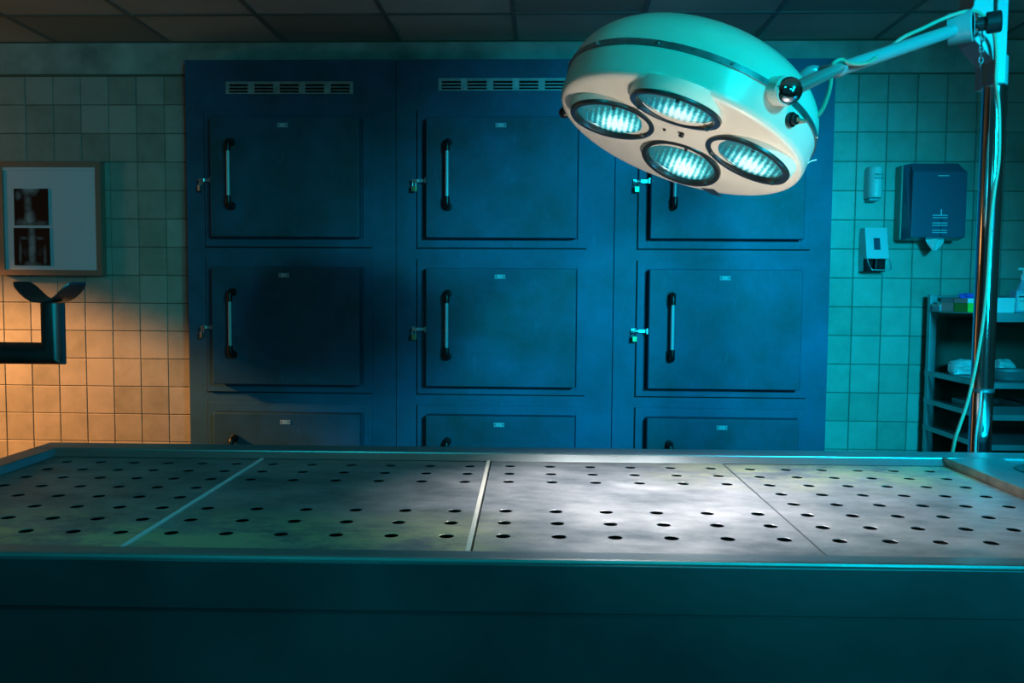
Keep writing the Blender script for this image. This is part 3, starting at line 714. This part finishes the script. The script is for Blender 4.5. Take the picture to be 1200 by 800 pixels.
# paper towel dispenser
px0, px1 = at(1053, 240, TY).x, at(1120.5, 240, 4.28).x
tz1, tz0 = at(1060, 193, 4.36).z, at(1060, 281, 4.30).z
pd = thing('towel_dispenser', 'smoky blue paper towel dispenser with a tissue hanging out below', 'dispenser', (1.95, TY, tz0))
PO = (1.95, TY, tz0)
bx0 = at(1050, 240, TY - .02).x; bx1 = at(1117, 240, TY - .02).x
part('back_box', MB().box(bx0, bx1, TY - .075, TY - .0005, tz0 + .005, tz1), M['towelback'], pd, PO, bevel=.006)
cxa, cxb = bx0 + .006, bx1 + .004
cv = MB(); yA, yB = TY - .0755, TY - .155
zs = tz1 - .045
ptsf = [(cxa, zs + .0), (cxb, zs)]
b = len(cv.v)
V = [(cxa, yA, tz0), (cxb, yA, tz0), (cxb, yA, tz1), (cxa, yA, tz1),
     (cxa + .018, yB, tz0 + .012), (cxb - .002, yB, tz0 + .012), (cxb - .002, yB, zs), (cxa + .018, yB, zs),
     (cxa + .03, yA - .03, tz1 + .004), (cxb - .03, yA - .03, tz1 + .004)]
cv.v += V
for f in ((0, 1, 5, 4), (4, 5, 6, 7), (7, 6, 9, 8), (8, 9, 2, 3), (0, 4, 7, 8, 3), (1, 2, 9, 6, 5), (0, 3, 2, 1)): cv.f.append(list(f)); cv.m.append(0)
part('cover', cv, M['towel'], pd, PO, bevel=.005)
gm = MB(); mxx = (cxa + cxb) / 2 + .018
for z in (.108, .096, .070, .058, .034, .022): gm.box(mxx - .042, mxx + .032, yB - .002, yB - .0003, tz0 + .012 + z, tz0 + .012 + z + .0035)
gm.box(mxx - .0025, mxx + .0025, yB - .002, yB - .0003, tz0 + .124, tz0 + .152)
gm.box(mxx - .022, mxx + .032, yB - .0015, yB - .0003, zs - .022, zs - .018)
stuff(part('raised_marks', gm, M['inkl'], pd, PO))
part('centre_groove', MB().box(mxx - .002, mxx + .002, yB - .0012, yB - .0003, tz0 + .013, tz0 + .105), M['dark'], pd, PO)
tt = MB(); ng = 8; b = 0
for i in range(ng + 1):
    for j in range(7):
        u_, v_ = i / ng, j / 6
        x = mxx - .055 + .09 * u_ * (1 - .35 * v_) + .025 * v_; z = tz0 + .012 - v_ * (.050 + .022 * math.sin(u_ * 4.2)) ; y = yB + .04 + .012 * math.sin(u_ * 9 + v_ * 3)
        tt.v.append((x, y, z))
for i in range(ng):
    for j in range(6): tt.f.append([i * 7 + j, (i + 1) * 7 + j, (i + 1) * 7 + j + 1, i * 7 + j + 1]); tt.m.append(0)
o = part('paper_towel', tt, M['paper'], pd, PO, smooth=True); m_ = o.modifiers.new('thick', 'SOLIDIFY'); m_.thickness = .0012
# air freshener
ax0 = at(1013, 214, TY - .03).x; ax1 = at(1034, 214, TY - .06).x; az1 = at(1025, 195, TY - .05).z; az0 = at(1025, 232, TY - .05).z
acx = (ax0 + ax1) / 2 + .006; ar = (ax1 - ax0) / 2 - .004
af = thing('air_freshener', 'small white rounded air freshener with two lines of dark print on the tiles', 'dispenser', (acx, TY, az0)); AO = (acx, TY, az0)
shell = MB(); cs = []
for i in range(13):
    a = pi * i / 12; cs.append((-ar * math.cos(a), -.045 - .042 * math.sin(a)))
outl = [(-ar, 0)] + cs + [(ar, 0)]
levels = [(0, .96), (.004, 1), (.10, 1.02), (.15, .99), (.158, .94), (.163, .80)]
H_ = az1 - az0
for li, (hz, sc_) in enumerate(levels):
    for (x, y) in outl: shell.v.append((acx + x * (sc_ if li < 4 else sc_), TY - .0006 + y * sc_, az0 + hz / .163 * H_))
n = len(outl)
for li in range(len(levels) - 1):
    for i in range(n):
        j = (i + 1) % n; shell.f.append([li * n + i, li * n + j, (li + 1) * n + j, (li + 1) * n + i]); shell.m.append(0)
shell.f.append(list(reversed(range(n)))); shell.f.append([(len(levels) - 1) * n + i for i in range(n)]); shell.m += [0, 0]
part('shell', shell, M['white'], af, AO, smooth=True)
part('nozzle_base', MB().box(acx - .03, acx + .02, TY - .06, TY - .002, az0 - .016, az0 - .0005), M['dsteel'], af, AO, bevel=.003)
txt = MB()
for s_, zz in (('TISSO-OL', .116), ('MEDI-OIL', .098)):
    txt.text(s_, .0125, Matrix.Translation((acx + .006, TY - .0915, az0 + zz / .163 * H_)) @ FRONT, 0, depth=.0004)
part('printed_lines', txt, M['black'], af, AO, merge=False)
# steel soap dispenser
sx0 = at(1007, 290, TY - .04).x; sx1 = at(1041, 290, TY - .08).x; sz1 = at(1020, 267, TY - .04).z; sz0 = at(1020, 316, TY - .09).z; szm = at(1020, 303, TY - .09).z
sd_ = thing('soap_dispenser', 'brushed steel soap dispenser with a wire lever on the tiles', 'dispenser', ((sx0 + sx1) / 2, TY, sz0)); SO = ((sx0 + sx1) / 2, TY, sz0)
xl, xr = sx0 + .015, sx1 - .004
cvv = MB().prism([(0, 0)] * 3, 0, 0) if False else MB()
V = [(xl, TY - .0006, sz0 - .008), (xr, TY - .0006, sz0 - .008), (xr, TY - .0006, sz1), (xl, TY - .0006, sz1), (xl, TY - .105, szm), (xr, TY - .105, szm), (xr, TY - .065, sz1), (xl, TY - .065, sz1), (xl, TY - .06, szm - .002), (xr, TY - .06, szm - .002), (xl, TY - .06, sz0 - .008), (xr, TY - .06, sz0 - .008)]
cvv.v += V
for f, mi in (((3, 2, 6, 7), 0), ((7, 6, 5, 4), 0), ((4, 5, 9, 8), 0), ((8, 9, 11, 10), 1), ((10, 11, 1, 0), 1), ((0, 3, 7, 4, 8, 10), 0), ((1, 11, 9, 5, 6, 2), 0), ((0, 1, 2, 3), 0)): cvv.f.append(list(f)); cvv.m.append(mi)
part('housing', cvv, [M['sheet'], M['dark']], sd_, SO, bevel=.0015)
# viewing slot on the sloping cover
def slope(x, t_, o_=.001): return (x, TY - .065 - .040 * t_ - o_, sz1 + (szm - sz1) * t_)
q = MB(); xm = (xl + xr) / 2; quad(q, slope(xm - .016, .72), slope(xm + .016, .72), slope(xm + .016, .34), slope(xm - .016, .34)); quad(q, *(tuple(v) for v in (slope(xm - .016, .34, -.002), slope(xm + .016, .34, -.002), slope(xm + .016, .72, -.002), slope(xm - .016, .72, -.002))))
part('sight_window', q, M['inkd'], sd_, SO)
wl, wr, wy = xl - .0, xr + .004, TY - .112
part('lever', MB().tube([(xl + .002, TY - .104, szm + .002), (xl + .010, wy, szm - .03), (xl + .018, wy - .012, sz0 + .004), (xl + .03, wy - .014, sz0 - .001), (xr - .01, wy - .014, sz0 - .001), (xr + .004, wy - .012, sz0 + .006), (xr + .002, wy, szm - .02), (xr - .002, TY - .104, szm + .002)], .0028, 8, n=4), M['satin'], sd_, SO, smooth=True)
part('nozzle', MB().cyl((xm, TY - .085, szm - .001), (xm - .004, TY - .085, sz0 + .006), .006, 12), M['black'], sd_, SO, smooth=True)

# ------------------------------------------------------------------ trolley at the right
ty1, ty0 = 4.36, 3.82
tx0 = at(1085, 450, ty1).x
tx1 = 3.0
tz = [at(1170, v, ty0).z for v in (368, 449, 486, 521)] + [.20]
tr = thing('trolley', 'tall stainless steel shelf trolley behind the chrome pole, right of the tiles', 'trolley', ((tx0 + tx1) / 2, (ty0 + ty1) / 2, 0)); RO2 = ((tx0 + tx1) / 2, (ty0 + ty1) / 2, 0)
ztop = at(1090, 345, ty1).z
ps = .036
for (x, y) in ((tx0, ty1), (tx1 - ps, ty1), (tx0, ty0), (tx1 - ps, ty0)):
    top = ztop if y == ty1 else tz[0] - .001
    part('post', MB().box(x, x + ps, y - ps / 2, y + ps / 2, .03, top), M['trolley'], tr, RO2, bevel=.003)
for i, z in enumerate(tz):
    sh = MB().box(tx0 + ps + .001, tx1 - ps - .001, ty0 - ps / 2, ty1 + ps / 2, z - .004, z)
    sh.box(tx0 + ps + .001, tx1 - ps - .001, ty0 - ps / 2 - .002, ty0 - ps / 2, z - (.036 if i == 0 else .022), z + .003)
    sh.box(tx0 + ps + .001, tx0 + ps + .004, ty0, ty1, z - .022, z + .003)
    if i == 0: sh = MB().box(tx0, tx1, ty0 - ps / 2 - .002, ty1 + ps / 2, z, z + .004).box(tx0, tx1, ty0 - ps / 2 - .004, ty0 - ps / 2 - .002, z - .034, z + .004)
    part('shelf', sh, M['trolley'], tr, RO2, merge=False)
    if i: part('side_rail', MB().box(tx0 - .002, tx0 + .004, ty0 - ps / 2, ty1 + ps / 2, z - .018, z + .006), M['trolley'], tr, RO2)
part('back_rail', MB().cyl((tx0 + ps, ty1, ztop - .012), (tx1 - ps, ty1, ztop - .012), .008, 12), M['trolley'], tr, RO2, smooth=True)
part('side_panel', MB().box(tx0 + ps, tx1 - ps, ty1 + .010, ty1 + .013, .2, tz[0] - .03), simple('dark_back_panel', (.05, .07, .05), .6), tr, RO2)
def carton(u0, u1, v0, y, dep, h, body, band, label, cat='box', z=None):
    z = tz[0] + .0045 if z is None else z
    x0, x1 = at(u0, v0, y).x, at(u1, v0, y).x
    o = thing('carton', label, cat, ((x0 + x1) / 2, y + dep / 2, z)); O = ((x0 + x1) / 2, y + dep / 2, z)
    part('carton_body', MB().box(x0, x1, y, y + dep, z, z + h), M[body], o, O, bevel=.002)
    part('lid', MB().box(x0 - .0015, x1 + .0015, y - .0015, y + dep + .0015, z + h * .68, z + h + .002), M[band], o, O, bevel=.001)
    return x0, x1, z + h + .002
carton(1117, 1133, 360, 4.12, .12, .060, 'carton', 'bottle', 'small grey-blue carton beside the green one on the trolley top')
carton(1101, 1116, 358, 4.24, .08, .030, 'bottle', 'carton', 'low pale carton at the left end of the trolley top')
a_, b_, zt_ = carton(1134, 1150, 362, 3.98, .13, .062, 'green', 'carton', 'bright green carton with a white lid left of the chrome pole')
a2_, b2_, zt2 = carton(1160, 1189, 363, 3.90, .14, .066, 'carton', 'carton', 'long white carton with a green stripe right of the chrome pole')
def lump(name, label, cat, c, sx, sy, sz, mat, seed, par=None):
    rn = random.Random(seed); mb = MB(); n1, n2_ = 20, 12
    ph = [rn.uniform(0, 6.28) for _ in range(8)]
    for i in range(n1):
        for j in range(n2_ + 1):
            t = pi * j / n2_; a = 2 * pi * i / n1
            r = 1 + .13 * math.sin(3 * a + ph[0]) * math.sin(t) + .10 * math.sin(5 * a + 3 * t + ph[1]) * math.sin(t) + .08 * math.sin(7 * t + 2 * a + ph[2]) * math.sin(t)
            z = -math.cos(t) * r
            mb.v.append((sx * math.sin(t) * math.cos(a) * r, sy * math.sin(t) * math.sin(a) * r, max(z, -.55) * sz + .55 * sz))
    for i in range(n1):
        for j in range(n2_):
            i2 = (i + 1) % n1; mb.f.append([i * (n2_ + 1) + j, i2 * (n2_ + 1) + j, i2 * (n2_ + 1) + j + 1, i * (n2_ + 1) + j + 1]); mb.m.append(0)
    o = part(name, mb, mat, None, smooth=False, loc=c); tag(o, label, cat); return o
zs1 = tz[1] + .0005
lump('blue_wrap', 'crumpled blue plastic wrap lying on the green carton', 'wrap', ((a_ + b_) / 2 - .01, 4.03, zt_ + .0005), .035, .03, .016, M['bluec'], 2)
lump('blue_wrap', 'small blue wrap lying on the white carton right of the pole', 'wrap', (a2_ + .028, 3.97, zt2 + .0005), .026, .03, .026, M['bluec'], 3)
pb = at(1124, 425, 4.23)
lump('plastic_bag', 'crumpled milky plastic bag on the second trolley shelf left of the pole', 'bag', (pb.x + .015, 4.23, zs1 + .002), .066, .055, .048, M['bag'], 5)
pb = at(1176, 425, 4.1)
lump('plastic_bag', 'crumpled clear bag behind the steel bowl on the second trolley shelf', 'bag', (pb.x + .05, 4.2, zs1 + .002), .060, .05, .05, M['bag'], 8)
pb = at(1186, 430, 3.95)
bw = part('steel_bowl', MB().lathe([(0, 0), (.060, 0), (.078, .008), (.098, .040), (.108, .044), (.108, .047), (.095, .044), (.075, .012), (.058, .004), (0, .004)], 40), M['steel'], None, smooth=True, loc=(pb.x, 3.95, zs1))
bw.scale = (1.15, .8, 1.1); tag(bw, 'oval polished steel bowl on the second trolley shelf right of the pole', 'bowl')
pb = at(1120, 480, 4.05)
def tray(x0, x1, y0, y1, z, label):
    mb = MB().box(x0, x1, y0, y1, z, z + .003)
    for q_ in ((x0, x1, y0, y0 + .003), (x0, x1, y1 - .003, y1), (x0, x0 + .003, y0 + .0031, y1 - .0031), (x1 - .003, x1, y0 + .0031, y1 - .0031)): mb.box(*q_, z + .003, z + .03)
    o = part('instrument_tray', mb, M['dsteel'], None, loc=(0, 0, 0), merge=False, off=((x0 + x1) / 2, (y0 + y1) / 2, z)); o.location = ((x0 + x1) / 2, (y0 + y1) / 2, z); tag(o, label, 'tray')
tray(2.03, 2.26, 3.88, 4.2, tz[2] + .0005, 'shallow dark steel tray on the third trolley shelf left of the pole')
tray(2.30, 2.72, 3.86, 4.2, tz[2] + .0005, 'shallow dark steel tray on the third trolley shelf right of the pole')
# pump bottle
p0_ = at(1201, 360, 3.90)
bo = thing('pump_bottle', 'pale blue square bottle with a white pump at the right edge of the trolley', 'bottle', (p0_.x, 3.92, tz[0] + .0045)); BO = (p0_.x, 3.92, tz[0] + .0045)
bx, by, bz = BO
part('bottle_body', MB().box(bx - .045, bx + .045, by - .03, by + .03, bz, bz + .105), M['bottle'], bo, BO, bevel=.008)
part('shoulder', MB().lathe([(.03, 0), (.022, .02), (.014, .035), (.014, .045), (0, .045)], 20, Matrix.Translation((bx, by, bz + .1045))), M['bottle'], bo, BO, smooth=True)
part('pump', MB().cyl((bx, by, bz + .149), (bx, by, bz + .175), .013, 16).cyl((bx, by, bz + .175), (bx, by, bz + .195), .005, 10).box(bx - .028, bx + .010, by - .007, by + .007, bz + .195, bz + .205), M['white'], bo, BO, bevel=.001)
part('label_sheet', MB().box(bx - .038, bx + .038, by - .0315, by - .0302, bz + .012, bz + .085).box(bx - .036, bx + .036, by - .0325, by - .0316, bz + .070, bz + .078, 1).box(bx - .03, bx + .03, by - .0325, by - .0316, bz + .052, bz + .055, 1), [M['carton'], M['inkd']], bo, BO)
